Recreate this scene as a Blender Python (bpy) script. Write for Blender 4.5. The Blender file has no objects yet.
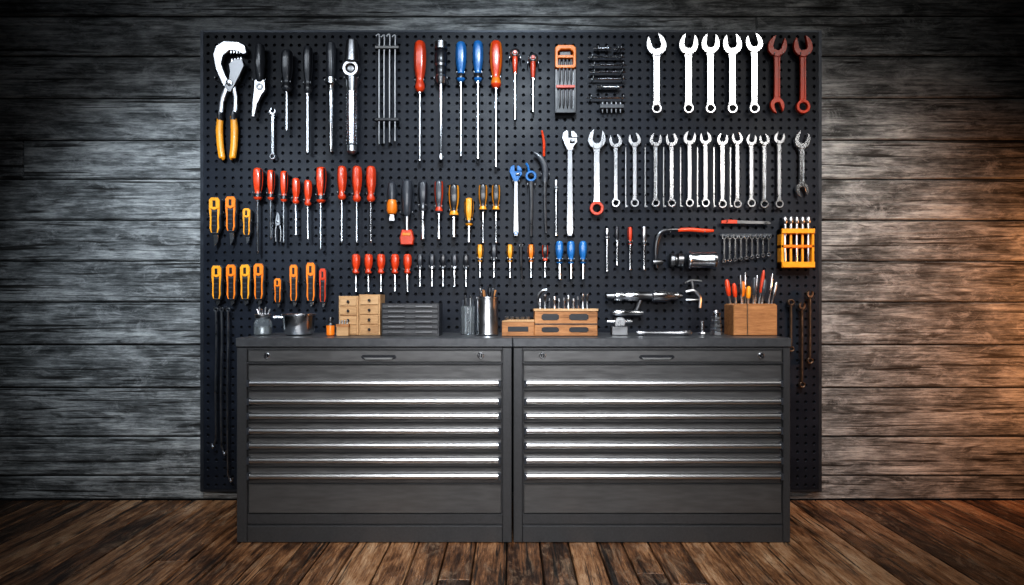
import bpy, bmesh, math, random
from mathutils import Vector
random.seed(7)
F=600.0; HC=1.185; CY=-3.556
scene=bpy.context.scene
COL=scene.collection

# ------------------------------------------------------------------ materials
def newmat(name):
    m=bpy.data.materials.new(name); m.use_nodes=True
    nt=m.node_tree; b=nt.nodes['Principled BSDF']
    return m,nt,b
def simple(name,col,rough=.5,metal=0.0,bump=0.0,var=0.12,scale=40,coat=0.0,stretch=(1,1,1),rv=.06,spec=.5):
    m,nt,b=newmat(name); N=nt.nodes; L=nt.links
    tc=N.new('ShaderNodeTexCoord'); mp=N.new('ShaderNodeMapping'); mp.inputs['Scale'].default_value=stretch
    L.new(tc.outputs['Object'],mp.inputs[0])
    n=N.new('ShaderNodeTexNoise'); n.inputs['Scale'].default_value=scale; n.inputs['Detail'].default_value=5
    L.new(mp.outputs[0],n.inputs['Vector'])
    mr=N.new('ShaderNodeMapRange'); mr.inputs['To Min'].default_value=max(0.02,rough-rv); mr.inputs['To Max'].default_value=min(1,rough+rv)
    mr.inputs['From Min'].default_value=.3; mr.inputs['From Max'].default_value=.7
    L.new(n.outputs['Fac'],mr.inputs['Value']); L.new(mr.outputs[0],b.inputs['Roughness'])
    cr=N.new('ShaderNodeValToRGB'); e=cr.color_ramp.elements
    e[0].position=.3; e[1].position=.7
    e[0].color=tuple(c*(1-var) for c in col)+(1,); e[1].color=tuple(min(1,c*(1+var)) for c in col)+(1,)
    L.new(n.outputs['Fac'],cr.inputs[0]); L.new(cr.outputs[0],b.inputs['Base Color'])
    b.inputs['Metallic'].default_value=metal
    b.inputs['Coat Weight'].default_value=coat; b.inputs['Specular IOR Level'].default_value=spec
    if bump:
        bp=N.new('ShaderNodeBump'); bp.inputs['Strength'].default_value=bump; bp.inputs['Distance'].default_value=.002
        L.new(n.outputs['Fac'],bp.inputs['Height']); L.new(bp.outputs[0],b.inputs['Normal'])
    return m
def wood(name,ramp,along='X',grain=30,long=1.0,rough=.6,bump=.5,rnd=.5,blotch=1.2,bdist=.004,spec=.4,con=1.0,crack=0.0,scuff=0.0,scol=(.5,.5,.5)):
    m,nt,b=newmat(name); N=nt.nodes; L=nt.links
    tc=N.new('ShaderNodeTexCoord'); geo=N.new('ShaderNodeNewGeometry')
    add=N.new('ShaderNodeVectorMath'); add.operation='ADD'
    mul=N.new('ShaderNodeMath'); mul.operation='MULTIPLY'; mul.inputs[1].default_value=37.0
    L.new(geo.outputs['Random Per Island'],mul.inputs[0])
    L.new(tc.outputs['Object'],add.inputs[0]); L.new(mul.outputs[0],add.inputs[1])
    def mapped(a,g):
        mp=N.new('ShaderNodeMapping')
        mp.inputs['Scale'].default_value={'X':(a,g,g),'Y':(g,a,g),'Z':(g,g,a)}[along]
        L.new(add.outputs[0],mp.inputs[0]); return mp
    def noise(mp,det=8,ro=.6,dist=0.0):
        n=N.new('ShaderNodeTexNoise'); n.inputs['Scale'].default_value=1; n.inputs['Detail'].default_value=det
        n.inputs['Roughness'].default_value=ro; n.inputs['Distortion'].default_value=dist
        L.new(mp.outputs[0],n.inputs['Vector']); return n
    n1=noise(mapped(long,grain),10,.72,.5)
    n2=noise(mapped(long*.7,grain*.25),6,.62,1.6)
    n3=noise(mapped(blotch,blotch*2.2),8,.68,.3)
    n4=noise(mapped(long*6,grain*3.0),4,.75)
    def madd(a,b_,f):
        x=N.new('ShaderNodeMath'); x.operation='MULTIPLY_ADD'; L.new(a,x.inputs[0]); x.inputs[1].default_value=f
        if b_ is None: x.inputs[2].default_value=0
        else: L.new(b_,x.inputs[2])
        return x.outputs[0]
    s=madd(n1.outputs['Fac'],None,.32); s=madd(n2.outputs['Fac'],s,.18); s=madd(n3.outputs['Fac'],s,.30); s=madd(n4.outputs['Fac'],s,.20)
    sc=N.new('ShaderNodeMath'); sc.operation='MULTIPLY_ADD'; sc.inputs[1].default_value=con; sc.inputs[2].default_value=.5-.5*con
    L.new(s,sc.inputs[0]); s2=sc.outputs[0]
    r0=N.new('ShaderNodeMath'); r0.operation='SUBTRACT'; r0.inputs[1].default_value=.5; L.new(geo.outputs['Random Per Island'],r0.inputs[0])
    tot=madd(r0.outputs[0],s2,rnd*.3)
    cr=N.new('ShaderNodeValToRGB'); el=cr.color_ramp.elements
    while len(el)>1: el.remove(el[0])
    el[0].position=ramp[0][0]; el[0].color=tuple(ramp[0][1])+(1,)
    for p,c in ramp[1:]:
        e=el.new(p); e.color=tuple(c)+(1,)
    L.new(tot,cr.inputs[0]); colr=cr.outputs[0]
    def maskmix(fac,f0,f1,col,amt,colr):
        mr=N.new('ShaderNodeMapRange'); mr.inputs['From Min'].default_value=f0; mr.inputs['From Max'].default_value=f1
        mr.inputs['To Min'].default_value=0; mr.inputs['To Max'].default_value=amt; L.new(fac,mr.inputs['Value'])
        mx=N.new('ShaderNodeMix'); mx.data_type='RGBA'; L.new(mr.outputs[0],mx.inputs['Factor']); L.new(colr,mx.inputs['A']); mx.inputs['B'].default_value=tuple(col)+(1,)
        return mx.outputs['Result']
    height=s
    if scuff:
        n6=noise(mapped(blotch*1.6,grain*.3),9,.8,.8)
        colr=maskmix(n6.outputs['Fac'],.52,.63,scol,scuff,colr)
    if crack:
        n5=noise(mapped(long*.6,grain*1.1),3,.5,.8)
        colr=maskmix(n5.outputs['Fac'],.60,.66,(.006,.005,.004),crack,colr)
        height=madd(n5.outputs['Fac'],s,-.6)
        n7=noise(mapped(blotch*1.3,blotch*6),5,.7,1.0)
        colr=maskmix(n7.outputs['Fac'],.56,.68,(.012,.010,.008),crack*.8,colr)
    L.new(colr,b.inputs['Base Color'])
    mr=N.new('ShaderNodeMapRange'); mr.inputs['From Min'].default_value=.35; mr.inputs['From Max'].default_value=.65
    mr.inputs['To Min'].default_value=min(1,rough+.2); mr.inputs['To Max'].default_value=rough-.15
    L.new(s,mr.inputs['Value']); L.new(mr.outputs[0],b.inputs['Roughness'])
    b.inputs['Specular IOR Level'].default_value=spec
    bp=N.new('ShaderNodeBump'); bp.inputs['Strength'].default_value=bump; bp.inputs['Distance'].default_value=bdist
    L.new(height,bp.inputs['Height']); L.new(bp.outputs[0],b.inputs['Normal'])
    return m

CHROME=simple('polished_chrome',(.80,.82,.85),.22,1.0,scale=12,var=.05,rv=.03)
STEEL=simple('satin_steel',(.52,.53,.55),.30,1.0,scale=20,var=.08,rv=.04)
DSTEEL=simple('gunmetal',(.24,.245,.255),.34,1.0,scale=20,var=.15,rv=.04)
BRONZE=simple('aged_bronze',(.38,.27,.19),.36,1.0,scale=40,var=.2)
BLACK=simple('black_rubber',(.014,.015,.019),.34,0,scale=60,coat=.4)
DGREY=simple('grey_plastic',(.045,.050,.060),.36,0,scale=50,coat=.3)
RED=simple('red_plastic',(.68,.060,.014),.30,0,scale=30,coat=.3)
DRED=simple('red_enamel',(.56,.05,.014),.38,0,scale=30,coat=.05)
ORANGE=simple('orange_plastic',(.82,.21,.014),.38,0,scale=30,coat=.1)
AMBER=simple('amber_plastic',(.84,.34,.022),.38,0,scale=30,coat=.1)
BLUE=simple('blue_plastic',(.02,.16,.44),.30,0,scale=30,coat=.3)
LWOOD=wood('oak_wood',[(.3,(.10,.038,.012)),(.5,(.36,.16,.06)),(.7,(.56,.28,.12))],'X',60,4,.5,.3,.4,bdist=.001,con=1.5)
CARD=wood('birch_wood',[(.3,(.24,.12,.05)),(.5,(.48,.285,.14)),(.7,(.62,.41,.23))],'X',60,4,.55,.25,.4,bdist=.001,con=1.4)
CABM=simple('powder_coated_steel',(.072,.073,.077),.40,.35,bump=.10,scale=90,var=.1)
CABF=simple('drawer_steel',(.140,.139,.140),.36,.55,bump=.08,scale=70,var=.12,stretch=(.15,1,1))
CABT=simple('worktop_steel',(.10,.103,.11),.34,.4,bump=.08,scale=50,var=.12)
ALU=simple('brushed_aluminium',(.66,.66,.665),.31,1.0,scale=200,var=.03,stretch=(.02,1,1),rv=.02)
PEG=simple('pegboard_coating',(.0095,.0125,.0195),.48,0,bump=.1,scale=6,var=.2,spec=.26)
VOID=simple('gap_shade_black',(.002,.002,.003),.9,0)  # near-black colour stands in for shade behind peg holes and plank gaps
FRAME=simple('board_frame_metal',(.04,.045,.055),.4,.5,scale=20)
m,nt,b=newmat('clear_glass'); b.inputs['Transmission Weight'].default_value=.9; b.inputs['Roughness'].default_value=.06
b.inputs['Base Color'].default_value=(.8,.86,.88,1); b.inputs['IOR'].default_value=1.3; GLASS=m
WALLM=wood('weathered_wall_planks',[(.20,(.014,.015,.015)),(.36,(.060,.064,.065)),(.5,(.165,.172,.173)),(.6,(.30,.31,.31)),(.78,(.58,.59,.58))],'X',36,2.0,.6,1.0,.3,3.0,bdist=.018,con=2.5,crack=.88,scuff=.5,scol=(.50,.51,.51))
FLOORM=wood('rustic_floor_planks',[(.20,(.010,.004,.002)),(.36,(.062,.026,.011)),(.5,(.220,.100,.043)),(.6,(.42,.215,.102)),(.78,(.70,.46,.28))],'Y',42,2.4,.30,.9,1.0,3.0,bdist=.010,spec=.6,con=2.45,crack=.9,scuff=.5,scol=(.52,.37,.25))

# ------------------------------------------------------------------ mesh builder
class T:
    """x,y = drawing units measured on a vertical plane at depth Y, d = units towards the room"""
    def __init__(s,name,Y=-.10):
        s.name=name; s.Y=Y; s.s=(Y-CY)/F; s.v=[]; s.f=[]; s.fm=[]; s.mats=[]
        s.rot=None
    def mi(s,m):
        if m not in s.mats: s.mats.append(m)
        return s.mats.index(m)
    def p(s,x,y,d):
        if s.rot:
            cx,cy,a=s.rot; c,q=math.cos(a),math.sin(a); dx,dy=x-cx,y-cy
            x,y=cx+dx*c-dy*q, cy+dx*q+dy*c
        s.v.append(((x-512)*s.s, s.Y-d*s.s, HC-(y-300)*s.s)); return len(s.v)-1
    def face(s,idx,m): s.f.append(idx); s.fm.append(s.mi(m))
    def prism(s,pts,d0,d1,m,ch=.5,both=False):
        n=len(pts)
        A=sum(pts[i][0]*pts[(i+1)%n][1]-pts[(i+1)%n][0]*pts[i][1] for i in range(n))
        sg=1 if A>0 else -1
        ins=[]
        for i in range(n):
            a=Vector(pts[i-1]);b_=Vector(pts[i]);c=Vector(pts[(i+1)%n])
            e1=(b_-a); e2=(c-b_)
            e1=e1.normalized() if e1.length>1e-6 else Vector((1,0)); e2=e2.normalized() if e2.length>1e-6 else e1
            n1=Vector((-e1.y,e1.x))*sg; n2=Vector((-e2.y,e2.x))*sg
            k=n1+n2; k=k.normalized() if k.length>1e-6 else n1
            ins.append(b_+k*ch)
        r0=[s.p(x,y,d0) for x,y in pts]; r1=[s.p(x,y,d1-ch) for x,y in pts]; r2=[s.p(q.x,q.y,d1) for q in ins]
        for i in range(n):
            j=(i+1)%n
            s.face([r0[i],r0[j],r1[j],r1[i]],m); s.face([r1[i],r1[j],r2[j],r2[i]],m)
        s.face(r2,m); s.face(r0[::-1],m)
    def box(s,x0,y0,x1,y1,d0,d1,m,ch=.5):
        s.prism([(x0,y0),(x1,y0),(x1,y1),(x0,y1)],d0,d1,m,min(ch,abs(x1-x0)*.4,abs(y1-y0)*.4,abs(d1-d0)*.8))
    def ring(s,cx,cy,ro,ri,d0,d1,m,n=20,ch=.4):
        R=[]
        for r,d in ((ro,d0),(ro,d1-ch),(ro-ch,d1),(ri+ch,d1),(ri,d1-ch),(ri,d0)):
            R.append([s.p(cx+r*math.cos(2*math.pi*i/n),cy+r*math.sin(2*math.pi*i/n),d) for i in range(n)])
        for k in range(6):
            a=R[k];b_=R[(k+1)%6]
            for i in range(n):
                j=(i+1)%n; s.face([a[i],a[j],b_[j],b_[i]],m)
    def lathe(s,p0,p1,prof,m,n=14,flute=0,fn=6,flat=1.0,mf=None):
        p0=Vector(p0);p1=Vector(p1);a=(p1-p0); L=a.length; an=a/L
        ref=Vector((0,0,1)) if abs(an.z)<.9 else Vector((1,0,0))
        u=an.cross(ref).normalized(); w=an.cross(u).normalized()
        rings=[]
        for t,r in prof:
            c=p0+a*t; row=[]
            for i in range(n):
                th=2*math.pi*i/n
                rr=r*(1-flute*(.5-.5*math.cos(fn*th))) if .08<t<.8 else r
                q=c+u*rr*math.cos(th)+w*rr*flat*math.sin(th); row.append(s.p(*q))
            rings.append(row)
        for k in range(len(rings)-1):
            tm=(prof[k][0]+prof[k+1][0])/2
            for i in range(n):
                j=(i+1)%n
                mm=mf(tm,2*math.pi*(i+.5)/n) if mf else m
                s.face([rings[k][i],rings[k][j],rings[k+1][j],rings[k+1][i]],mm)
        s.face(rings[0][::-1],mf(prof[0][0],0) if mf else m); s.face(rings[-1],mf(prof[-1][0],0) if mf else m)
    def cyl(s,p0,p1,r,m,n=12): s.lathe(p0,p1,[(0,r*.8),(.03,r),(.97,r),(1,r*.8)],m,n)
    def tube(s,pts,rad,m,n=8,flat=1.0):
        pts=[Vector(q) for q in pts]
        if not isinstance(rad,(list,tuple)): rad=[rad]*len(pts)
        P=[];R=[]
        for i in range(len(pts)-1):
            a=pts[max(i-1,0)];b_=pts[i];c=pts[i+1];e=pts[min(i+2,len(pts)-1)]
            for k in range(5):
                t=k/5
                P.append(.5*((2*b_)+(c-a)*t+(2*a-5*b_+4*c-e)*t*t+(-a+3*b_-3*c+e)*t**3)); R.append(rad[i]*(1-t)+rad[i+1]*t)
        P.append(pts[-1]);R.append(rad[-1])
        rings=[];pu=None
        for i,c in enumerate(P):
            t=(P[min(i+1,len(P)-1)]-P[max(i-1,0)]).normalized()
            ref=Vector((0,0,1)) if abs(t.z)<.95 else Vector((1,0,0))
            u=t.cross(ref).normalized()
            if pu is not None and u.dot(pu)<0 : u=-u
            pu=u; w=t.cross(u).normalized()
            rings.append([s.p(*(c+u*R[i]*math.cos(2*math.pi*k/n)+w*R[i]*flat*math.sin(2*math.pi*k/n))) for k in range(n)])
        for k in range(len(rings)-1):
            for i in range(n):
                j=(i+1)%n; s.face([rings[k][i],rings[k][j],rings[k+1][j],rings[k+1][i]],m)
        s.face(rings[0][::-1],m); s.face(rings[-1],m)
    def hook(s,x,y,d=1.5,m=None):
        r=s.rot; s.rot=None
        bd=-(abs(s.Y)-.0503)/s.s
        s.tube([(x,y,bd),(x,y,bd+2),(x,y,d),(x,y-2.2,d+1.0)],.45,m or DSTEEL,6); s.rot=r
    def done(s,parent=None,ang=35):
        me=bpy.data.meshes.new(s.name)
        V=[Vector(q) for q in s.v]
        lo=Vector((min(q[i] for q in V) for i in range(3))); hi=Vector((max(q[i] for q in V) for i in range(3)))
        c=(lo+hi)/2; c.z=lo.z
        me.from_pydata([q-c for q in V],[],s.f)
        for mm in s.mats: me.materials.append(mm)
        for i,pl in enumerate(me.polygons): pl.material_index=s.fm[i]
        bm=bmesh.new(); bm.from_mesh(me); bmesh.ops.recalc_face_normals(bm,faces=bm.faces); bm.to_mesh(me); bm.free()
        me.shade_smooth(); me.set_sharp_from_angle(angle=math.radians(ang))
        o=bpy.data.objects.new(s.name,me); COL.objects.link(o); o.location=c
        if parent: o.parent=parent; o.location=c-parent.location
        return o
BK=-8.6
def empty(name,loc=(0,0,0)):
    e=bpy.data.objects.new(name,None); e.location=loc; e.empty_display_size=.1; COL.objects.link(e); return e

# ------------------------------------------------------------------ room shell
def plankmesh(name,boxes,mat,ch=.004):
    vs=[];fs=[]
    for (x0,x1,y0,y1,z0,z1,ax) in boxes:
        o=len(vs)
        if ax=='z':
            vs+=[(x0,y0,z0),(x1,y0,z0),(x1,y1,z0),(x0,y1,z0),(x0,y0,z1-ch),(x1,y0,z1-ch),(x1,y1,z1-ch),(x0,y1,z1-ch),(x0+ch,y0+ch,z1),(x1-ch,y0+ch,z1),(x1-ch,y1-ch,z1),(x0+ch,y1-ch,z1)]
        else:
            vs+=[(x0,y1,z0),(x1,y1,z0),(x1,y1,z1),(x0,y1,z1),(x0,y0+ch,z0),(x1,y0+ch,z0),(x1,y0+ch,z1),(x0,y0+ch,z1),(x0+ch,y0,z0+ch),(x1-ch,y0,z0+ch),(x1-ch,y0,z1-ch),(x0+ch,y0,z1-ch)]
        for a in (0,4):
            for i in range(4):
                j=(i+1)%4; fs.append((o+a+i,o+a+j,o+a+4+j,o+a+4+i))
        fs.append((o+8,o+9,o+10,o+11)); fs.append((o+3,o+2,o+1,o))
    me=bpy.data.meshes.new(name); me.from_pydata(vs,[],fs); me.materials.append(mat)
    bm=bmesh.new(); bm.from_mesh(me); bmesh.ops.recalc_face_normals(bm,faces=bm.faces); bm.to_mesh(me); bm.free()
    o=bpy.data.objects.new(name,me); COL.objects.link(o); return o
sw=-CY/F
ys=[-60,-22,16,56,98,140,179,220,261,302,345,388,437,476,502.5]
bx=[]
for i in range(len(ys)-1):
    z1=HC-(ys[i]-300)*sw; z0=max(0.0,HC-(ys[i+1]-300)*sw)
    cuts=[-4.6]
    if i==2: cuts.append(1.45)
    elif i==5: cuts.append(-2.9)
    cuts.append(4.6)
    for a,b_ in zip(cuts[:-1],cuts[1:]):
        bx.append((a+.001,b_-.001,0+random.uniform(0,.004),.03,z0+.0035,z1-.0035,'y'))
wall=plankmesh('wall_back',bx,WALLM,.007)
me=bpy.data.meshes.new('wall_sheathing'); me.from_pydata([(-4.6,.031,0),(4.6,.031,0),(4.6,.031,3.4),(-4.6,.031,3.4)],[],[(0,1,2,3)]); me.materials.append(VOID)
o=bpy.data.objects.new('sheathing',me); COL.objects.link(o); o.parent=wall
bx=[];x=-4.6
while x<4.6:
    w=random.choice([.125,.14,.15,.16]); y=-6.0-random.uniform(0,1.5)
    while y<0:
        l=random.uniform(1.9,3.6); y2=min(y+l,0.0)
        if 0-y2<.75: y2=0.0
        if y2>-5.9: bx.append((x+.003,x+w-.003,max(y,-6.0)+.0008,y2-.0008,-.03,random.uniform(-.0015,0),'z'))
        y=y2
        if y>=0: break
    x+=w
floor=plankmesh('floor',bx,FLOORM,.004)
me=bpy.data.meshes.new('subfloor'); me.from_pydata([(-4.6,-6,-.031),(4.6,-6,-.031),(4.6,.03,-.031),(-4.6,.03,-.031)],[],[(0,1,2,3)]); me.materials.append(VOID)
o=bpy.data.objects.new('subfloor',me); COL.objects.link(o); o.parent=floor

# ------------------------------------------------------------------ pegboard
YB=-.05; sb=(YB-CY)/F
bx0=(200-512)*sb; bx1=(822-512)*sb; bz1=HC-(30-300)*sb; bz0=HC-(492-300)*sb
pegb=empty('pegboard',((bx0+bx1)/2,YB,bz0))
pit=8.3*sb; nx=int((bx1-bx0-.03)/pit); ny=int((bz1-bz0-.03)/pit)
ox=(bx0+bx1)/2-nx*pit/2; oz=(bz0+bz1)/2-ny*pit/2
vs=[];fs=[]
R1=1.8*sb;R2=1.3*sb
sq=[(1,0),(1,1),(0,1),(-1,1),(-1,0),(-1,-1),(0,-1),(1,-1)]
for i in range(nx):
    for j in range(ny):
        cx=ox+(i+.5)*pit; cz=oz+(j+.5)*pit; o_=len(vs)
        for q in sq: vs.append((cx+q[0]*pit/2,YB,cz+q[1]*pit/2))
        for R,dy in ((R1,0),(R2,.003),(R2,.012)):
            for k in range(8):
                a=k*math.pi/4; vs.append((cx+R*math.cos(a),YB+dy,cz+R*math.sin(a)))
        for lv in range(3):
            for k in range(8):
                k2=(k+1)%8; fs.append((o_+8*lv+k2,o_+8*lv+k,o_+8*(lv+1)+k,o_+8*(lv+1)+k2))
me=bpy.data.meshes.new('perforated_panel'); me.from_pydata(vs,[],fs); me.materials.append(PEG)
o=bpy.data.objects.new('perforated_panel',me); COL.objects.link(o); o.parent=pegb; o.location=-pegb.location
def wbox(name,x0,x1,y0,y1,z0,z1,mat,parent=None,bev=.003):
    bm=bmesh.new(); bmesh.ops.create_cube(bm,size=1)
    for v in bm.verts: v.co=Vector(((v.co.x)*(x1-x0),(v.co.y)*(y1-y0),(v.co.z+.5)*(z1-z0)))
    if bev: bmesh.ops.bevel(bm,geom=bm.edges[:],offset=bev,segments=2,affect='EDGES')
    me=bpy.data.meshes.new(name); bm.to_mesh(me); bm.free(); me.materials.append(mat)
    o=bpy.data.objects.new(name,me); COL.objects.link(o)
    c=Vector(((x0+x1)/2,(y0+y1)/2,z0))
    o.location=c-(parent.location if parent else Vector((0,0,0)))
    if parent: o.parent=parent
    return o
wbox('hole_shade_sheet',bx0+.004,bx1-.004,YB+.013,-.004,bz0+.004,bz1-.004,VOID,pegb,0)  # added black sheet, keeps the holes dark instead of showing the wall
wbox('frame_left',bx0,ox+.0,YB-.0002,-.004,bz0,bz1,FRAME,pegb)
wbox('frame_right',ox+nx*pit,bx1,YB-.0002,-.004,bz0,bz1,FRAME,pegb)
wbox('frame_top',bx0,bx1,YB-.00025,-.004,oz+ny*pit,bz1,FRAME,pegb)
wbox('frame_bottom',bx0,bx1,YB-.00025,-.004,bz0,oz,FRAME,pegb)

# ------------------------------------------------------------------ tool generators
def screwdriver(x,y0,yn,y1,r,m=RED,m2=BLACK,name='screwdriver',rs=1.15,tip='flat',stripe=True,lean=0,sm=CHROME):
    t=T(name); t.rot=(x,y0,lean)
    prof=[(0,.35*r),(.015,.62*r),(.05,.84*r),(.12,.96*r),(.22,1.0*r),(.38,1.0*r),(.52,.94*r),(.66,.78*r),(.74,.64*r),(.80,.62*r),(.86,.78*r),(.92,.84*r),(.96,.74*r),(1,.45*r)]
    def mf(tt,th):
        if tt<.07 : return m
        if tt>.78: return m2 if tt<.9 else m
        if stripe and (math.cos(3*th+math.pi/2)>.45): return m2
        return m
    t.lathe((x,y0,0),(x,yn,0),prof,m,24,.10,6,1,mf)
    t.lathe((x,yn-1,0),(x,y1,0),[(0,rs*1.5),(.04,rs*1.5),(.05,rs),(.93,rs),(.965,rs*(1.3 if tip=='flat' else 1)),(1,rs*(1.1 if tip=='flat' else .25))],sm,10,flat=1)
    yy=y0+.78*(yn-y0)
    t.hook(x-r*.72,yy+1.5,2); t.hook(x+r*.72,yy+1.5,2)
    return t.done()
def jaw(t,cx,cy,ro,a,d0,d1,m,slot=.46,dirn=-1):
    old=t.rot; t.rot=(cx,cy,a)
    sw_=slot*ro; pts=[]; n=18
    a0=math.asin(slot)
    for i in range(n+1):
        th=a0+(2*math.pi-2*a0)*i/n
        px=ro*math.sin(th); py=-ro*math.cos(th)
        if py<0: py*=1.28
        else: py*=1.05
        pts.append((cx+px,cy+py*(-dirn)))
    dd=-dirn
    pts+=[(cx-sw_*.95,cy+.05*ro*dd),(cx-sw_*.55,cy+.34*ro*dd),(cx+sw_*.55,cy+.34*ro*dd),(cx+sw_*.95,cy+.05*ro*dd)]
    t.prism(pts,d0,d1,m,.35); t.rot=old
def wrench(x,y0,y1,ro,rb,hw,m=CHROME,mb=None,tilt=.26,name='combination_wrench',lean=0,bot='ring',top='open'):
    t=T(name); t.rot=(x,y0,lean); mb=mb or m
    d0,d1=-4,-1
    if top=='open': jaw(t,x,y0+ro*1.25,ro,tilt,d0,d1,m); ya=y0+ro*2.1
    else: t.ring(x,y0+ro,ro,ro*.58,d0,d1,m,20); ya=y0+ro*1.8
    if bot=='ring': t.ring(x,y1-rb,rb,rb*.58,d0,d1+.4,mb,20); yb=y1-rb*1.8
    else:
        jaw(t,x,y1-rb*1.25,rb,-tilt,d0,d1,mb,dirn=1); yb=y1-rb*2.1
    mid=(ya+yb)/2
    t.prism([(x-hw*1.35,ya-1.5),(x+hw*1.35,ya-1.5),(x+hw,ya+6),(x+hw*.92,mid),(x+hw,yb-4),(x+hw*1.2,yb+1.2),(x-hw*1.2,yb+1.2),(x-hw,yb-4),(x-hw*.92,mid),(x-hw,ya+6)],d0+.4,d1-.9,m,.3)
    for sg in (-1,1):
        a=x+sg*hw*.95;b_=x+sg*hw*.5
        t.prism([(min(a,b_),ya+2),(max(a,b_),ya+2),(max(a,b_),yb-2),(min(a,b_),yb-2)],d0+.6,d1-.2,m,.2)
    t.rot=None
    t.hook(x-hw-1.2,ya+1,1); t.hook(x+hw+1.2,ya+1,1)
    return t.done()
def adjustable(x,y0,y1,w,m=CHROME,hm=None,lean=0,name='adjustable_wrench'):
    t=T(name); t.rot=(x,y0,lean); hm=hm or m
    cy=y0+w*1.3; q=lambda L:[(x+a*w,cy+b_*w) for a,b_ in L]
    t.prism(q([(-1,-.3),(-.85,-1.0),(-.45,-1.3),(-.22,-1.2),(-.2,-.35),(.85,-.35),(.95,.15),(.5,.7),(.32,1.2),(-.3,1.2),(-.62,.6)]),-4,0,m,.4)
    t.prism(q([(.18,-.42),(.16,-1.18),(.4,-1.25),(.75,-.95),(.98,-.42)]),-3.6,-.3,m,.4)
    t.lathe((x-.05*w,cy+.12*w,.0),(x+.6*w,cy+.12*w,.0),[(0,.15*w),(.1,.26*w),(.3,.22*w),(.5,.26*w),(.7,.22*w),(.9,.26*w),(1,.15*w)],DSTEEL,10)
    ya=cy+w*1.1; hw=w*.3
    t.prism([(x-hw,ya),(x+hw,ya),(x+hw*1.25,(ya+y1)/2),(x+hw*1.5,y1-w*.7),(x+hw*.9,y1),(x-hw*.9,y1),(x-hw*1.5,y1-w*.7),(x-hw*1.25,(ya+y1)/2)],-3.6,-.6,hm,.5)
    t.ring(x,y1-w*.45,w*.3,w*.17,-.7,0,m,14,.1)
    t.rot=None
    t.hook(x-hw-1.2,ya+2,1); t.hook(x+hw+1.2,ya+2,1)
    return t.done()
def pliers(x,y0,yp,y1,wj,sp,hm=BLUE,m=STEEL,name='pliers',r=2.0,yg=None,lean=0):
    t=T(name); t.rot=(x,y0,lean)
    for sg,dd in ((-1,-3),(1,-2.2)):
        t.prism([(x+sg*.25,y0),(x+sg*wj*.35,y0+.4),(x+sg*wj*.75,y0+(yp-y0)*.45),(x+sg*wj,yp-2),(x+sg*wj*.9,yp+3),(x-sg*wj*.3,yp+4),(x-sg*wj*.5,yp),(x+sg*.25,yp-2.5)],dd,dd+2.4,m,.3)
        yg_=yg or yp+ (y1-yp)*.22
        hx=lambda k:x+sg*sp*k
        t.tube([(x+sg*wj*.4,yp+1,-1.6),(hx(.75),yg_,-1.6)],[r*.8,r*.8],m,8,.7)
        t.tube([(hx(.7),yg_-1,-1.6),(hx(1.0),yg_+(y1-yg_)*.3,-1.6),(hx(1.0),yg_+(y1-yg_)*.65,-1.6),(hx(.8),y1-.6,-1.6),(hx(.78),y1,-1.6)],[r*.95,r*1.15,r*1.05,r*.95,r*.5],hm,10,.9)
    t.cyl((x,yp,-3),(x,yp,1),wj*.38,DSTEEL)
    t.rot=None
    t.hook(x-wj-.8,yp+3,1); t.hook(x+wj+.8,yp+3,1)
    return t.done()
def knife(x,y0,y1,w,m=ORANGE,blade=14,name='utility_knife',lean=0):
    t=T(name); t.rot=(x,y0,lean); h=y1-y0
    # straight moulded dark body, coloured head cap, two coloured side rails, dark centre grip, slider, blade
    t.prism([(x-w*.6,y0),(x+w*.6,y0),(x+w,y0+h*.08),(x+w,y0+h*.4),(x+w*.88,y0+h*.6),(x+w*.92,y0+h*.85),(x+w*.55,y1),(x-w*.55,y1),(x-w*.92,y0+h*.85),(x-w*.88,y0+h*.6),(x-w,y0+h*.4),(x-w,y0+h*.08)],-4,1.0,DGREY,1)
    t.prism([(x-w*.58,y0+h*.02),(x+w*.58,y0+h*.02),(x+w*.9,y0+h*.09),(x+w*.9,y0+h*.30),(x,y0+h*.36),(x-w*.9,y0+h*.30),(x-w*.9,y0+h*.09)],.6,1.9,m,.4)
    for sg in (-1,1):
        t.prism([(x+sg*w*.92,y0+h*.3),(x+sg*w*.5,y0+h*.33),(x+sg*w*.48,y0+h*.6),(x+sg*w*.5,y0+h*.84),(x+sg*w*.36,y0+h*.97),(x+sg*w*.56,y0+h*.97),(x+sg*w*.80,y0+h*.84),(x+sg*w*.74,y0+h*.6)],.4,1.6,m,.2)
    t.box(x-w*.46,y0+h*.40,x+w*.46,y0+h*.94,.6,1.9,BLACK,.4)
    t.box(x-w*.24,y0+h*.10,x+w*.24,y0+h*.27,1.7,2.5,BLACK,.3)
    for k in range(3): t.box(x-w*.34,y0+h*(.52+.12*k),x+w*.34,y0+h*(.55+.12*k),1.7,2.3,DGREY,.1)
    if blade>0: t.prism([(x-w*.42,y1-1),(x+w*.42,y1-1),(x+w*.42,y1+blade*.55),(x-w*.2,y1+blade)],-2,-1,CHROME,.25)
    t.rot=None; t.hook(x-w-.8,y0+h*.5,1); t.hook(x+w+.8,y0+h*.5,1)
    return t.done()

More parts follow.
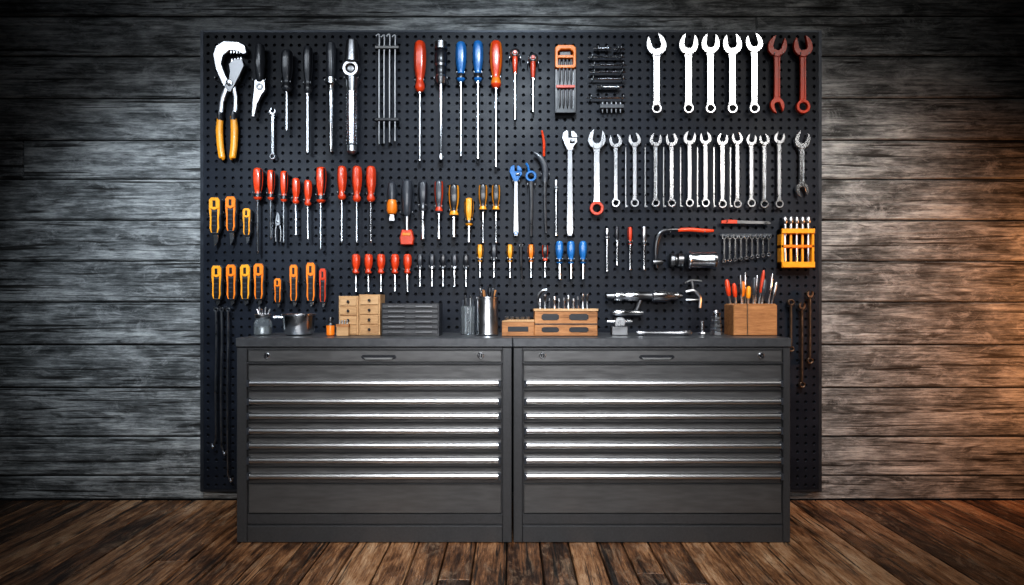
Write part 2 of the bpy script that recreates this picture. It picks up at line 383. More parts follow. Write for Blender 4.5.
# ---- row 1, left
t=T('adjustable_pipe_pliers')
t.prism([(212,54),(215,45),(223,40),(238,41),(245,45),(246,53),(242,54),(237,51),(229,50),(223,55),(221,63),(225,74),(231,84),(228,92),(222,85),(215,69)],-5,-1,STEEL,.9)
t.prism([(229,64),(236,59),(243,60),(245,66),(241,75),(236,85),(231,93),(226,88),(229,79),(230,72)],-2.5,1.5,DSTEEL,.8)
for i in range(5): t.prism([(229+i*2.9,50.2),(231.4+i*2.9,50.6),(230.2+i*2.9,53.4)],-4,-1.6,STEEL,.1)
for i in range(4): t.prism([(231+i*3,62.5-i*.9),(233.6+i*3,61.6-i*.6),(232.3+i*3,58.6-i*.5)],-2,1.0,STEEL,.1)
t.cyl((230,83,-4),(230,83,3),3.2,CHROME)
t.tube([(227,84,-2),(221,100,-2),(219,120,-2)],[3,2.6,2.4],STEEL,8,.6)
t.tube([(233,86,-1),(235,100,-1),(233,120,-1)],[3,2.6,2.4],STEEL,8,.6)
t.tube([(219.5,116,-2),(218.5,130,-2),(219.5,146,-2),(221,157,-2),(221,158.5,-2)],[3.0,3.5,3.3,3.2,1.5],AMBER,10,.9)
t.tube([(233,116,-1),(234,130,-1),(233.5,146,-1),(232,157,-1),(232,158.5,-1)],[3.0,3.6,3.4,3.2,1.5],AMBER,10,.9)
t.tube([(219.6,112,-2),(219.4,120,-2)],[2.9,3.1],BLACK,10); t.tube([(233.4,112,-1),(233.3,120,-1)],[2.9,3.1],BLACK,10)
t.hook(216,80); t.hook(241,82); t.done()
t=T('putty_scraper')
t.lathe((260,44,0),(260,82,0),[(0,2),(.04,4),(.2,5),(.5,5.4),(.75,4.6),(.95,3.6),(1,2.5)],DGREY,16,.08)
t.prism([(255,80),(265,80),(266,90),(262,96),(258,104),(255,117),(252,117),(253,100),(254,92)],-2,1.4,STEEL,.6)
t.ring(260,87,3.6,1.6,1.2,2.2,DSTEEL,16,.2); t.hook(253.5,82);t.hook(266.5,82); t.done()
wrench(272,107,159,3.2,3,1.3,CHROME,name='small_wrench')
screwdriver(287,50,92,131,6,DGREY,BLACK)
screwdriver(308,46,94,153,4.8,DGREY,BLACK,rs=1.5)
t=T('awl_file')
t.lathe((331,42,0),(331,78,0),[(0,2),(.05,4.2),(.3,5.2),(.6,4.6),(.85,4.4),(1,3.4)],DGREY,16,.1)
t.lathe((331,78,0),(331,92,0),[(0,4),(.4,4.2),(.5,3.2),(1,3)],CHROME,14)
t.lathe((331,92,0),(331,152,0),[(0,2.6),(.9,2.4),(1,1.2)],CHROME,12,.2); t.hook(325.5,82);t.hook(336.5,82); t.done()
t=T('spring_torque_tool')
t.lathe((352,40,0),(352,62,0),[(0,3),(.05,5.5),(.5,6.5),(1,7)],STEEL,18)
t.ring(351,69,8.5,4.2,-5,3,STEEL,26,1); t.cyl((351,69,-4),(351,69,2),3.4,DSTEEL)
t.lathe((352,78,0),(352,92,0),[(0,6.8),(.5,6.2),(1,5.4)],STEEL,16)
pr=[]
for i in range(18): pr+= [(i/18,5.2),(i/18+.014,6.6),(i/18+.034,6.6)]
t.lathe((352,92,0),(352,146,0),pr+[(1,4.2)],CHROME,16)
t.lathe((352,146,0),(352,154,0),[(0,5.2),(.7,5.2),(1,3)],STEEL,14); t.hook(345,80);t.hook(359,80); t.done()
t=T('long_hex_key_set')
for i,xx in enumerate((379,384,389.5,395)):
    t.tube([(xx-3,36+i%2,-1),(xx-.5,34+i%2,-1),(xx+.3,38,-1),(xx,60,-1),(xx,144-i,-1)],1.1,DSTEEL,6)
t.box(375,46,399,49,-4,1.2,BLACK,.5); t.box(375,118,399,121,-4,1.2,BLACK,.5)
for xx in (377,397): t.cyl((xx,47.5,BK),(xx,47.5,-3),.9,STEEL,8); t.cyl((xx,119.5,BK),(xx,119.5,-3),.9,STEEL,8)
t.done()
screwdriver(420,41,92,161,6,RED,DRED,rs=1.3)
t=T('nut_driver')
t.lathe((441,41,0),(441,84,0),[(0,4),(.04,6.2),(.2,6.4),(.24,5),(.3,6.4),(.55,6.4),(.6,5.4),(.8,5),(.86,6),(1,4)],BLACK,20,0,6,1,lambda tt,th: STEEL if tt<.22 or .5<tt<.62 else (BLACK if tt<.82 else STEEL))
t.lathe((441,84,0),(441,160,0),[(0,2),(.9,1.6),(.92,2.6),(1,2.6)],CHROME,12); t.hook(434.6,80);t.hook(447.4,80);t.done()
screwdriver(461,42,82,156,5.4,BLUE,BLACK,stripe=False,rs=1.2)
screwdriver(478,41,82,159,5.2,BLUE,BLACK,stripe=False,rs=1.6)
screwdriver(496,41,88,167,6.2,RED,ORANGE,rs=1.4)
for x,y0,y1,m in ((515,47,120,RED),(533,52,112,DRED)):
    t=T('ratchet_wrench')
    t.lathe((x,y0+6,-5),(x,y0+6,2),[(0,3.5),(.1,5),(.7,5),(.85,4.2),(1,2.4)],STEEL,18)
    t.lathe((x,y0+6,1.8),(x,y0+6,3),[(0,2.4),(1,1.6)],m,12)
    t.lathe((x,y0+10,0),(x,y0+26,0),[(0,2.6),(.3,2.9),(1,1.6)],m,12)
    t.lathe((x,y0+25,0),(x,y1,0),[(0,1.5),(.9,1.1),(1,.9)],CHROME,10); t.hook(x-5.4,y0+13);t.hook(x+5.4,y0+13);t.done()
t=T('bit_set_case')
t.box(556,60,575,113,-6,-3,BLACK,.8)
t.prism([(555,48),(558,45),(573,45),(576,48),(576,67),(573,69),(573,52),(570,49.5),(561,49.5),(558,52),(558,69),(555,67)],-5,1.2,ORANGE,.7)
t.box(557,55,574,58,-4,.6,ORANGE,.5); t.box(560,50,571,55,-5.5,-3,BLACK,.3)
for a in ((555,69,557.4,113),(573.6,69,576,113)): t.box(*a,-4,0,BLACK,.5)
t.box(556,65,575,68,-4,.8,ORANGE,.5); t.box(556,85,575,88,-4,.8,DRED,.5); t.box(556,109,575,113,-4,.8,BLACK,.5)
for i in range(4):
    xx=560+i*3.8
    t.lathe((xx,59,-1.5),(xx,83,-1.5),[(0,1.2),(.8,1.2),(1,.4)],DSTEEL,8); t.lathe((xx,89,-1.5),(xx,107,-1.5),[(0,1.2),(.8,1.2),(1,.5)],DSTEEL,8)
for xx in (560,571): t.cyl((xx,62,BK),(xx,62,-5),.9,STEEL,8)
t.done()
for i,(yy,xa,xb,r) in enumerate(((47,594,612,1.8),(48,614,626,1.3),(56,588,626,1.6),(64,590,628,1.2),(71,590,627,1.5),(78,589,628,1.1),(86,597,622,2.2),(97,587,628,1.0))):
    t=T('drill_bit'); n=int((xb-xa)/2.2); pr=[]
    for k in range(n): pr+=[(.25+.7*k/n,r),(.25+.7*(k+.5)/n,r*.6)]
    t.lathe((xa,yy,-3),(xb,yy,-3),[(0,r*.9),(.22,r*.9),(.24,r)]+pr+[(1,.15)],CHROME,8)
    t.hook(xa+4,yy+r,1,DSTEEL); t.hook(xb-5,yy+r,1,DSTEEL); t.done()
t=T('bit_extension_holder'); t.box(600,104,624,108,-5,0,DGREY,.5)
for k in range(5): t.lathe((603+k*4.5,101.5,-2.5),(603+k*4.5,112,-2.5),[(0,.8),(.5,1.2),(1,.6)],STEEL,8)
t.cyl((606,106,BK),(606,106,-4),.9,STEEL,8);t.cyl((618,106,BK),(618,106,-4),.9,STEEL,8);t.done()
# ---- row 1, wrenches
for x,w,hw,tl in ((657,10,3.2,-.3),(689,9.6,3.3,.15),(711,9.2,3.1,.1),(733,9.6,3.2,-.12),(755,8.6,3,-.3)):
    wrench(x,32,113,w,5.2,hw,CHROME,tilt=tl,name='open_end_wrench',bot='ring')
wrench(778,34,113,9.5,7,3,DRED,tilt=.3,bot='open'); wrench(804,34,113,9.6,7,3,DRED,tilt=-.2,bot='ring')
# ---- row 2 wrenches
adjustable(570,130,236,8,STEEL,DSTEEL)
wrench(597,128,215,9,7,3,CHROME,DRED,tilt=.15,name='combination_wrench')
for x,yb,w in ((616,207,6.5),(635,207,6.3),(656,207,6.3),(672,207,6.2),(690,207,6.4),(706,207,6),(723,208,5.8),(738,208,5.6),(752,207,5.4),(765,208,5.3),(780,208,5.6)):
    wrench(x,131+random.uniform(-1,2),yb,w,4.3,1.9,random.choice([STEEL,CHROME]),tilt=random.choice([-.28,-.2,.2,.28]))
wrench(803,130,197,8,6.5,2.6,CHROME,tilt=.25,bot='open')
for x in (626,645.5,664,681,698,714.5,731):
    t=T('hex_key'); t.tube([(x,146,-2),(x,160,-2),(x,203,-2),(x+.6,205.5,-2),(x+2.2,206,-2)],.8,STEEL,6); t.hook(x,146.5,-1); t.done()
# ---- centre row 2
t=T('curved_claw_pliers')
t.tube([(534,152,-1),(541,158,-1),(545,168,-1),(545,182,-1)],[1.4,3.2,3.4,2.6],DGREY,10,.7)
t.tube([(542,130,-2),(544,142,-2),(544,156,-2)],[1,1.4,1.2],RED,8)
t.tube([(545,180,-1),(545,205,-1),(546,233,-1)],[1.8,1.4,1.0],STEEL,8); t.hook(549,176);t.hook(541,176);t.done()
adjustable(516,165,236,6.5,BLUE,DSTEEL,name='adjustable_wrench')
t=T('hook_wrench'); t.ring(531,176,5.6,3.2,-3,0,BLUE,18,.5); t.tube([(531,181,-1.5),(531.5,205,-1.5),(531,236,-1.5)],[2,1.6,1.2],STEEL,8);t.tube([(529,171,-1.5),(528,166,-1.5),(526,163,-1.5)],1.2,BLUE,8); t.hook(527.5,186);t.hook(535,186);t.done()
screwdriver(556,180,190,236,1.9,STEEL,BLACK,name='nail_punch',stripe=False)
# ---- row 2 left
knife(215,197,234,6,AMBER,13); knife(231,196,232,5.6,ORANGE,13); knife(247,208,236,4.2,AMBER,8)
for x,y0,yn,y1,r,m2 in ((258,168,200,254,5.2,BLACK),(271,170,200,240,4,BLACK),(284,171,202,243,4,BLACK),(296,178,204,236,4,DRED),(308,180,206,240,4,DRED),(342,166,200,243,4.8,DRED),(357,166,202,243,5,DRED),(371,166,202,243,5,DRED)):
    screwdriver(x,y0,yn,y1,r,RED,m2,tip=random.choice(['flat','ph']))
screwdriver(321,167,203,250,5.4,RED,BLACK)
pliers(277.5,212,222,242,2.6,2.6,DSTEEL,STEEL,'wire_strippers',.9)
t=T('chisel'); t.lathe((392,182,0),(392,200,0),[(0,2),(.1,4),(.6,4.6),(1,3.6)],DGREY,16,.1); t.lathe((392,200,0),(392,214,0),[(0,4),(.3,5.2),(.8,5.4),(1,4)],ORANGE,16); t.prism([(390,214),(394,214),(395,221),(389,221)],-1,1,STEEL,.3); t.hook(386.5,203);t.hook(397.5,203);t.done()
t=T('caulking_cutter'); t.lathe((407,180,0),(407,216,0),[(0,3),(.05,5),(.3,5.8),(.6,5.2),(.9,4.4),(1,3)],DGREY,18,.1); t.cyl((407,216,0),(407,232,0),2.4,STEEL); t.prism([(402,230),(412,230),(414,238),(413,245),(401,245),(400,238)],-4,3,DRED,1); t.box(403,233,411,236,2.6,3.6,ORANGE,.3); t.hook(401,214);t.hook(413,214);t.done()
screwdriver(423,181,212,240,4.8,DGREY,BLACK,rs=1.8); screwdriver(439,180,214,240,4.6,DGREY,DRED,rs=1.6)
screwdriver(454,184,218,238,5.6,BLACK,AMBER,rs=2.2,name='stubby_screwdriver')
screwdriver(469,198,226,243,4.6,AMBER,BLACK,rs=1.6); screwdriver(483,184,212,243,4.6,BLACK,AMBER); screwdriver(496,184,212,243,4.4,BLACK,AMBER)
# ---- row 3 left
for x,y0,m in ((217,265,AMBER),(231.5,264,ORANGE),(245.5,264,AMBER),(259,263,ORANGE)): knife(x,y0,300,5.4,m,6,name='box_cutter')
knife(278,278,303,3.8,ORANGE,5,name='box_cutter'); knife(294,264,302,4.4,ORANGE,5,name='box_cutter'); knife(311,262,302,5,ORANGE,5,name='box_cutter'); knife(323,268,303,3.8,DRED,5,name='box_cutter')
for x,y1,dx in ((215.5,448,-3),(221,455,3),(227.5,482,3)):
    t=T('long_pickup_hook'); t.tube([(x,311,-1),(x+.4,340,-1),(x-.5,390,-1),(x,y1-14,-1),(x+dx*.3,y1-6,-1),(x+dx,y1,-1),(x+dx*1.6,y1-4,-1)],1.0,STEEL,6)
    t.ring(x,309.5,2.4,1.3,-1.6,-.4,STEEL,12,.2); t.hook(x,308.5); t.done()
for x in (356,368.5,381,395,407.5): screwdriver(x,254,274,292,4.2,RED,DRED,name='stubby_screwdriver')
for x,m,m2 in ((420,DGREY,BLACK),(432,DGREY,STEEL),(443,BLACK,DGREY),(454.5,DGREY,STEEL),(466,BLACK,DGREY)): screwdriver(x,254,270,287,3.2,m,m2,name='precision_screwdriver')
for x,m in ((480,AMBER),(494,DGREY),(510,AMBER),(531,ORANGE),(545,BLACK)): screwdriver(x,244.5,262,278,3.3,m,BLACK if m!=BLACK else DRED,name='precision_screwdriver')
for x in (559.5,571,583): screwdriver(x,241,264,280,3.9,BLUE,BLACK,name='stubby_screwdriver',stripe=False,rs=1.5)
screwdriver(607,228,240,272,2.2,STEEL,BLACK,name='nail_punch',stripe=False); screwdriver(617,226,244,266,2,BLACK,STEEL,name='nail_punch'); screwdriver(630,227,245,270,2.6,DRED,BLACK,name='nut_driver'); screwdriver(644,226,246,270,2.6,STEEL,DGREY,name='nut_driver')
# ---- right centre
t=T('pry_hammer'); t.tube([(657,268,-1),(656,252,-1),(658,238,-1),(664,231,-1),(680,229.5,-1)],[1.2,2,2.4,2.4,2.0],BLACK,10,.8)
t.tube([(678,230,-1),(690,229.5,-1),(704,230.5,-1),(714,230.5,-1)],[2.0,2.2,2.1,1.4],RED,10,.9); t.lathe((653,262,-1),(663,262,-1),[(0,2.6),(.2,3),(.8,3),(1,2.2)],DSTEEL,12); t.hook(670,233.5);t.hook(704,233.5);t.done()
t=T('hacksaw_blade'); t.prism([(722,220.5),(730,219.5),(770,221),(772,223),(770,224),(722,223)],-3,-2,DSTEEL,.3); t.prism([(722,220.2),(730,219.3),(738,219.8),(738,223.4),(722,223.3)],-3.2,-1.6,DRED,.3); t.hook(727,222,0);t.hook(766,223,0);t.done()
t=T('small_wrench_rack'); t.box(722,233,774,236,-6,-4.6,DGREY,.4)
for k in range(9):
    xx=725.5+k*5.6; yb=262-k*.8
    jaw(t,xx,236.5,2.5,.2,-4.6,-3.2,CHROME); t.box(xx-.8,238,xx+.8,yb-2,-4.4,-3.4,CHROME,.2); t.ring(xx,yb-1.4,2.2,1.2,-4.6,-3.2,CHROME,12,.2)
t.cyl((730,234.5,BK),(730,234.5,-5),.8,STEEL,8);t.cyl((766,234.5,BK),(766,234.5,-5),.8,STEEL,8);t.done()
t=T('precision_driver_rack')
t.box(780,229,813,234,-6,5,AMBER,.8); t.box(780,262,813,268,-6,5,AMBER,.8); t.box(780,245,813,248,-6,3,ORANGE,.6)
for xx in (780,810.5): t.box(xx,229,xx+2.6,268,-6,3,AMBER,.5)
for k in range(5):
    xx=785+k*5.8
    t.lathe((xx,216,0),(xx,232,0),[(0,1),(.1,2.2),(.4,2.4),(.5,1.4),(.8,2),(1,1.4)],STEEL,12)
    t.cyl((xx,231,0),(xx,262,0),1.3,AMBER if k%2 else STEEL,8)
for xx in (784,808): t.cyl((xx,231.5,BK),(xx,231.5,-5),.9,STEEL,8)
t.done()
t=T('socket_extension'); t.lathe((669,260,0),(683,260,0),[(0,5),(.06,6.6),(.3,7),(.4,5),(.5,5),(.6,7),(.94,7),(1,5)],DSTEEL,20); t.hook(672,266);t.hook(680,266);t.done()
t=T('steel_canister'); t.lathe((686,260,2),(715,260,2),[(0,7),(.03,9),(.08,9.4),(.12,8.4),(.85,8.4),(.9,9.4),(.97,9.2),(1,7)],CHROME,26); t.hook(691,268);t.hook(710,268);t.done()
t=T('air_drill')
t.lathe((605,296,0),(682,296,0),[(0,1.5),(.02,3),(.12,3.4),(.13,5),(.2,5.6),(.24,4.4),(.3,5.4),(.42,5.6),(.45,4.6),(.6,4.4),(.62,6.4),(.8,6.4),(.84,4.6),(.94,4.2),(.96,2.4),(1,2)],CHROME,20,0,6,1,lambda tt,th: DSTEEL if tt<.13 or .43<tt<.6 or tt>.9 else CHROME)
t.tube([(640,300,0),(638,306,0),(636,311,0)],[2.6,2.2,2],DSTEEL,10)
t.lathe((612,313,0),(643,313,0),[(0,2),(.1,4),(.4,4.4),(.45,3.4),(.8,3.6),(1,2.4)],CHROME,14)
for a in (614,662): t.hook(a,301)
t.done()
t=T('c_clamp'); t.tube([(686,292,-1),(694,291,-1),(700,297,-1),(700,308,-1)],[1.6,1.8,1.8,1.4],STEEL,8); t.tube([(685,283,-1),(692,280,-1),(702,281,-1)],1,STEEL,6);t.cyl((686,300,-1),(699,300,-1),1.2,STEEL,8);t.tube([(692,281,-1),(693,287,-1),(693,292,-1)],1.2,STEEL,6);t.hook(694,294);t.hook(686,284);t.done()
for x,y0,y1 in ((792,299,352),(803,302,388),(811,290,364)):
    wrench(x,y0,y1,3.4,3,.9,BRONZE,top='ring' if x==792 else 'open',tilt=.2,name='slim_wrench')
t=T('steel_scriber'); t.tube([(521,243,-1),(521,262,-1),(522,280,-1)],[1.4,1.2,.5],STEEL,8); t.hook(519.5,247);t.hook(522.6,247);t.done()

# ------------------------------------------------------------------ cabinets
YC=-.629
cs=(YC-CY)/F
Dp=(.629-.13)/cs
def cabinet(x0,x1,xa,xb):
    e=empty('tool_cabinet',(((x0+x1)/2-512)*cs,(YC-.095)/2,0))
    def part(n): return T(n,YC)
    yb=300+HC/cs
    t=part('body'); t.box(x0,350,x1,yb-1.5,-Dp,-3,CABM,.8); t.done(e)
    t=part('frame')
    t.box(x0,347.5,xa,yb-.2,-4,0,CABM,.9); t.box(xb,347.5,x1,yb-.2,-4,0,CABM,.9)
    t.box(xa,347.5,xb,350,-4,-.5,CABM,.5); t.box(xa,526,xb,yb-.2,-4,-.2,CABM,.9); t.box(xa,514.5,xb,524.5,-4,-1,CABM,.6)
    t.done(e)
    t=part('header_panel'); t.box(xa+1,350.5,xb-1,362,-4,0,CABF,.7); t.box(xa,362.4,xb,363.8,-4,.6,CABM,.4)
    cx=(xa+xb)/2+4
    t.prism([(cx-16,355),(cx+16,355),(cx+18,357),(cx+16,359),(cx-16,359),(cx-18,357)],-.5,.3,BLACK,.2)
    t.prism([(cx-15,357.6),(cx+15,357.6),(cx+13,359.4),(cx-13,359.4)],.2,1.4,ALU,.3)
    for q in (xa+20,xb-22):
        t.lathe((q,355.5,-.2),(q,355.5,1.4),[(0,3.1),(.6,3.1),(1,2.4)],STEEL,20); t.lathe((q,355.5,1.3),(q,355.5,1.7),[(0,2.2),(1,1.9)],BLACK,16); t.box(q-.3,354.2,q+.3,356.8,1.6,1.9,ALU,.1)
    t.done(e)
    hy=[384,402,416.5,431.3,446,460.7,476.5]; gy=[364.5,391,408.5,423.3,438,453,467.5,484]
    for i in range(7):
        t=part('drawer_%d'%(i+1))
        t.box(xa+1.2,gy[i]+.7,xb-1.2,gy[i+1]-.7,-4,-.6,CABF,.7)
        prof=[(-.8,-3.4),(3.0,-3.8),(4.3,-3.2),(5.0,-2.0),(5.2,-.4),(4.8,.9),(4.0,1.6),(3.2,1.6),(3.6,.2),(3.0,-1.2),(-.8,-1.0)]
        L=[t.p(xa+2.5,hy[i]+y,d) for d,y in prof]; R=[t.p(xb-2.5,hy[i]+y,d) for d,y in prof]
        n=len(prof)
        for k in range(n): t.face([L[k],L[(k+1)%n],R[(k+1)%n],R[k]],ALU)
        t.face(L[::-1],ALU); t.face(R,ALU)
        for xx in (xa+1.6,xb-4.2): t.box(xx,hy[i]-4.2,xx+2.6,hy[i]+2.4,-1,5.5,DGREY,.5)
        t.done(e,ang=50)
    t=part('bottom_drawer'); t.box(xa+1.2,484.7,xb-1.2,513.5,-4,-.2,CABF,1.0); t.done(e)
    t=part('top'); t.box(x0-.6,338,x1+.6,347,-Dp,1.2,CABT,1.0)
    t.done(e)
    return e
cabinet(236.5,511.8,247,502.5); cabinet(513.4,790.5,522.5,783)

# ------------------------------------------------------------------ items on the cabinets
YI=-.40; si=(YI-CY)/F
def TB2(Y): return 300+(HC-1.0-.001)/((Y-CY)/F)
t=T('parts_jar',YI); b_=TB2(YI)
t.lathe((263,b_,0),(263,318,0),[(0,7.5),(.05,8.6),(.75,8.6),(.9,6.8),(1,7)],GLASS,28)
t.lathe((263,b_-1,0),(263,327,0),[(0,6.6),(.1,7.4),(1,7.2)],STEEL,20)
t.lathe((263,318,0),(263,314,0),[(0,7.4),(.2,7.8),(.9,7.8),(1,6.8)],STEEL,24)
for k in range(5): t.cyl((259+k*2,314.5,math.sin(k)*2),(257+k*3,309-k%2*2,math.sin(k)*3),.9,STEEL,8)
t.done()
t=T('metal_pot',YI)
R=16.0
t.lathe((299,b_,0),(299,314,0),[(0,R*.74),(.06,R*.86),(.3,R*.95),(.92,R),(.95,R*1.08),(1,R*1.08)],CHROME,40)
prI=[(R*1.07,314-.05),(R*.97,314.3),(R*.93,325),(R*.8,b_-2),(0.05,b_-1.5)]
rings=[[t.p(299+r*math.cos(2*math.pi*i/40),y,r*math.sin(2*math.pi*i/40)) for i in range(40)] for r,y in prI]
t.f.pop(-1); t.fm.pop(-1)
for k in range(len(rings)-1):
    for i in range(40):
        j=(i+1)%40; t.face([rings[k][i],rings[k][j],rings[k+1][j],rings[k+1][i]],STEEL)
t.tube([(284,318,0),(278,317,0),(274,317.5,0)],[1.4,1.3,1.6],CHROME,8)
t.done()
t=T('dropper_bottle',YI-.05); bb=TB2(YI-.05); t.lathe((330.5,bb,0),(330.5,317,0),[(0,3.4),(.05,4.1),(.55,4.1),(.7,2.8),(.75,2.0),(.9,2.0),(1,.9)],BRONZE,20,0,6,1,lambda tt,th: ORANGE if tt<.6 else BLACK); t.done()
def drawers(name,cols,Y,d0,d1,mat,knob,front=None,gap=.9):
    t=T(name,Y); b2=TB2(Y)
    for (x0,y0,x1,rows) in cols:
        t.box(x0,y0,x1,b2,d0,d1,mat,.5)
        h=(b2-y0-2)/rows
        for k in range(rows):
            ya=y0+1.4+k*h
            t.box(x0+1.4,ya,x1-1.4,ya+h-gap,d1-.5,d1+1.0,front or mat,.4)
            knob(t,(x0+x1)/2,ya+h*.45,d1+1.0,x0,x1)
    return t.done()
def kn(t,x,y,d,x0,x1): t.lathe((x,y,d-.2),(x,y,d+1.8),[(0,.8),(.5,.9),(.7,1.5),(1,1.1)],BLACK,10)
def pl(t,x,y,d,x0,x1):
    for q in (x0+15,x1-15): t.box(q-8,y-1.0,q+8,y+.1,d-.2,d+1.3,DSTEEL,.3)
drawers('wooden_parts_chest',[(341,296,360.5,4),(361,294.5,382,4)],YI,-14,8,CARD,kn)
t=T('wooden_bit_box',YI-.07); bq=TB2(YI-.07); t.box(337,325,349,bq,-2.4,2.6,CARD,.4); t.box(336.6,324,349.4,327,-2.6,2.8,LWOOD,.3)
for k in range(4): t.lathe((339.5+k*2.5,324.5,0),(339.5+k*2.5,320,0),[(0,.9),(1,.6)],STEEL,8)
t.done()
drawers('steel_parts_organizer',[(383.5,303,440.5,6)],YI-.03,-18,10,BLACK,pl,CABM,1.5)
t=T('glass_tool_jar',YI+.05); bq=TB2(YI+.05); t.lathe((468,bq,0),(468,306,0),[(0,6.6),(.05,7.4),(.95,7.4),(1,7)],GLASS,24)
for k in range(6):
    a=k*1.05; t.cyl((468+4*math.cos(a),bq-1.2,4*math.sin(a)),(468+5*math.cos(a),300-k%3*2,5*math.sin(a)),1.3,(DGREY,STEEL,CHROME)[k%3],8)
t.done()
t=T('steel_tool_cup',YI); t.lathe((487.5,b_,0),(487.5,297,0),[(0,10.4),(.03,11.2),(.06,10.6),(.94,10.6),(.96,11.3),(1,11.3)],STEEL,32)
t.lathe((487.5,297.05,0),(487.5,296.6,0),[(0,10.4),(1,10.2)],BLACK,24)
for k in range(9):
    a=k*.7; t.cyl((487.5+6*math.cos(a),298,6*math.sin(a)),(487.5+8*math.cos(a),290-(k%3)*2,7*math.sin(a)),1.1,(LWOOD,STEEL,BLACK)[k%3],8)
t.done()
t=T('wooden_tool_tray',YI-.04); bq=TB2(YI-.04)
t.box(502,321,534,bq,-12,12,LWOOD,.8)
t.prism([(534,310),(594,310),(596,312),(596,bq),(534,bq)],-12,12,LWOOD,.8)
t.prism([(502,321),(508,319.5),(534,319.5),(534,321.5),(502,321.5)],-12,12.6,CARD,.3)
t.box(533.2,308.6,596.6,311,-12.6,12.8,CARD,.4); t.box(534,323,596,324,11.8,12.6,BLACK,.1)
for a,b2_ in ((541,558),(568,587)):
    t.prism([(a,315),(a+2,313.6),(b2_-2,313.6),(b2_,315),(b2_,318.4),(b2_-2,319.8),(a+2,319.8),(a,318.4)],11.6,12.5,BLACK,.2)
    t.prism([(a,328),(a+2,326.6),(b2_-2,326.6),(b2_,328),(b2_,330.4),(b2_-2,331.6),(a+2,331.6),(a,330.4)],11.6,12.5,BLACK,.2)
t.box(508,326,528,331,11.8,12.4,BLACK,.2)
for k in range(11):
    xx=540+k*4.7
    t.lathe((xx,310,4*(k%2)),(xx,296+random.uniform(-2,3),4*(k%2)),[(0,1.4),(.3,1.4),(.35,.9),(.7,1.0),(.75,1.5),(1,1.3)],(STEEL,DSTEEL,DGREY)[k%3],10)
t.tube([(539,309,-2),(538,298,-2),(542,291,-2),(547,290,-2)],[1.3,1.1,1.4,1.6],DSTEEL,8)
for k in range(5): t.lathe((507+k*5.2,320.5,0),(507+k*5.2,316.5,0),[(0,1.6),(.5,1.6),(.6,2.2),(1,2.2)],STEEL,8)
t.done()
t=T('steel_punch_bar',YI-.05); bq=TB2(YI-.05); t.lathe((636,bq-2.6,0),(692,bq-2.6,0),[(0,1),(.03,2.2),(.15,2.4),(.2,1.9),(.75,2.0),(.8,2.5),(.97,2.5),(1,1.4)],STEEL,14)
for xx in (642,684): t.box(xx,bq-1.4,xx+4,bq,-2.6,2.6,BLACK,.3)
t.done()
t=T('bench_vise_clamp',YI); t.box(611,326,627,b_,-5,5,DSTEEL,.8); t.prism([(614,326),(615,318),(622,317),(625,320),(624,326)],-4,4,STEEL,.6); t.lathe((607,321.5,0),(632,321.5,0),[(0,1.5),(.1,1.9),(.9,1.9),(1,1.5)],CHROME,12); t.done()
t=T('stacked_hex_nuts',YI)
for k in range(6):
    hh=(b_-312)/6; ya=b_-k*hh
    t.lathe((716,ya,0),(716,ya-hh*.92,0),[(0,5.6-.4*k),(.12,6.4-.4*k),(.88,6.4-.4*k),(1,5.6-.4*k)],CHROME if k%2 else STEEL,6 if k<5 else 12)
t.cyl((716,b_-1,0),(716,310,0),2.3,STEEL); t.done()
t=T('spare_hex_bolt',YI+.04); bq=TB2(YI+.04)
t.lathe((702,bq,0),(702,bq-2.4,0),[(0,3.6),(.5,4),(1,3.4)],STEEL,6);t.cyl((702,bq-2,0),(702,bq-14,0),1.8,CHROME);t.done()
t=T('wooden_brush_block',YI); t.prism([(730,305),(732,303.5),(771,303.5),(773,305),(773,b_),(730,b_)],-16,10,LWOOD,.8); t.box(743,303.6,744,b_,9.4,10.2,BRONZE,.1)
for k,(xx,yt,m,r,lean) in enumerate(((733,279,RED,2.6,-4),(737,283,RED,2.4,-2),(741,275,DSTEEL,1.6,-1),(745,281,ORANGE,2.8,0),(749,286,AMBER,2.6,1),(753,277,DGREY,2.4,1),(758,275,STEEL,1.5,2),(763,279,DGREY,2.6,3),(768,274,CHROME,1.4,4),(748,272,CHROME,1.2,0),(760,270,DRED,1.8,5),(771,282,STEEL,1.6,5))):
    dd=(k%3)*4-7
    t.lathe((xx,305,dd),(xx+lean,yt,dd),[(0,r*.5),(.35,r*.55),(.4,r*.8),(.6,r),(.85,r*.95),(.95,r*.7),(1,r*.35)],m,12,0,6,1,(lambda tt,th,m=m: STEEL if tt<.36 else m))
t.done()

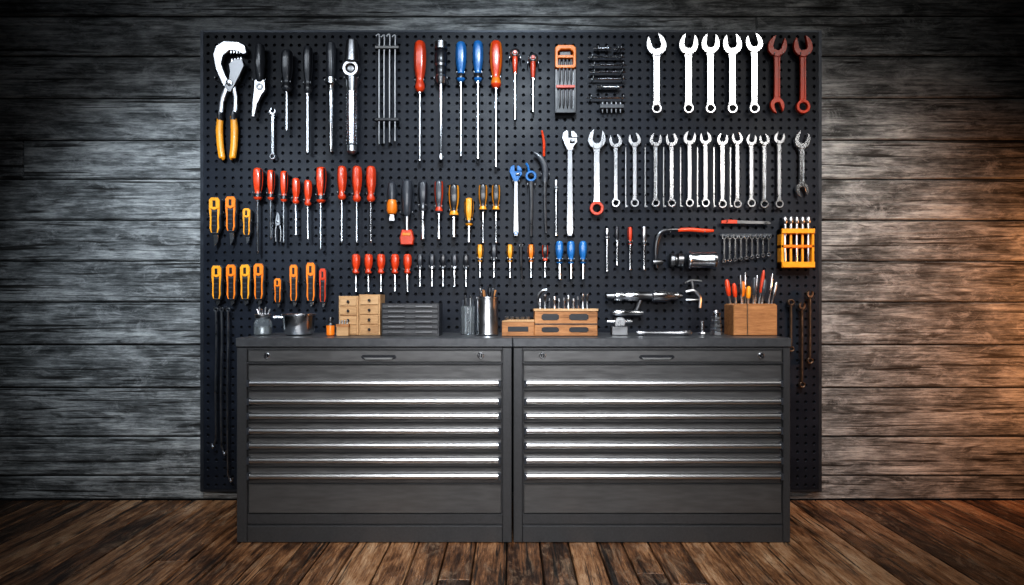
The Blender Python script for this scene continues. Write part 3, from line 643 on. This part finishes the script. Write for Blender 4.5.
# ------------------------------------------------------------------ lights
def light(kind,name,loc,tgt,power,col,**k):
    l=bpy.data.lights.new(name,kind); l.energy=power; l.color=col
    for a,b_ in k.items(): setattr(l,a,b_)
    o=bpy.data.objects.new(name,l); COL.objects.link(o); o.location=loc
    o.rotation_euler=(Vector(tgt)-Vector(loc)).to_track_quat('-Z','Y').to_euler(); return o
R_=math.radians
light('SPOT','spot_cool_left',(-1.5,-1.9,2.4),(-1.85,0,1.4),180,(.78,.89,1),spot_size=R_(65),spot_blend=1.0,shadow_soft_size=.15)
light('SPOT','spot_right',(1.6,-1.9,2.4),(1.9,0,1.35),125,(1,.95,.88),spot_size=R_(65),spot_blend=1.0,shadow_soft_size=.15)
light('SPOT','spot_centre',(0,-2.3,3.2),(0,-.2,1.8),220,(.78,.89,1),spot_size=R_(71),spot_blend=1.0,shadow_soft_size=.25)
light('AREA','chrome_fill_top',(0,-2.2,3.3),(0,-.3,1.2),12,(.92,.96,1),shape='RECTANGLE',size=2.6,size_y=.5,spread=R_(80))  # unseen area light added above to brighten the chrome
light('AREA','glint_left',(-2.5,-3.2,3.7),(-1.3,0,2.1),2.4,(.85,.92,1),shape='RECTANGLE',size=1.4,size_y=.8,spread=R_(50))  # unseen area light added for glints on the left-hand chrome
light('AREA','glint_right',(2.5,-3.2,3.7),(1.3,0,2.1),2.2,(1,.97,.93),shape='RECTANGLE',size=1.4,size_y=.8,spread=R_(50))  # matching unseen light, added for glints on the right-hand wrenches
light('AREA','reflection_fill_front',(0,-4.3,1.9),(0,-.8,.9),14,(.97,.98,1),shape='RECTANGLE',size=2.6,size_y=1.0,spread=R_(65))  # unseen light added behind the camera for the metal to reflect
light('SPOT','spot_floor',(0,-3.6,3.2),(0,-1.0,.1),200,(1,.95,.88),spot_size=R_(60),spot_blend=1.0,shadow_soft_size=.4)
light('SPOT','warm_lamp',(3.75,-1.2,1.15),(2.8,0,1.0),120,(1,.38,.12),spot_size=R_(95),spot_blend=1.0,shadow_soft_size=.15)
w=bpy.data.worlds.new('World'); scene.world=w; w.use_nodes=True
w.node_tree.nodes['Background'].inputs[0].default_value=(.5,.6,.75,1); w.node_tree.nodes['Background'].inputs[1].default_value=.005
# ------------------------------------------------------------------ camera
cam=bpy.data.cameras.new('camera'); co=bpy.data.objects.new('camera',cam); COL.objects.link(co)
co.location=(0,CY,HC); co.rotation_euler=(math.radians(90),0,0)
cam.sensor_width=36; cam.lens=F/1024*36; cam.shift_y=7.5/1024; cam.clip_start=.05
scene.camera=co
scene.view_settings.view_transform='Standard'
for lk in ('Medium High Contrast','Standard - Medium High Contrast','None'):
    try:
        scene.view_settings.look=lk; print('look',lk); break
    except Exception: pass
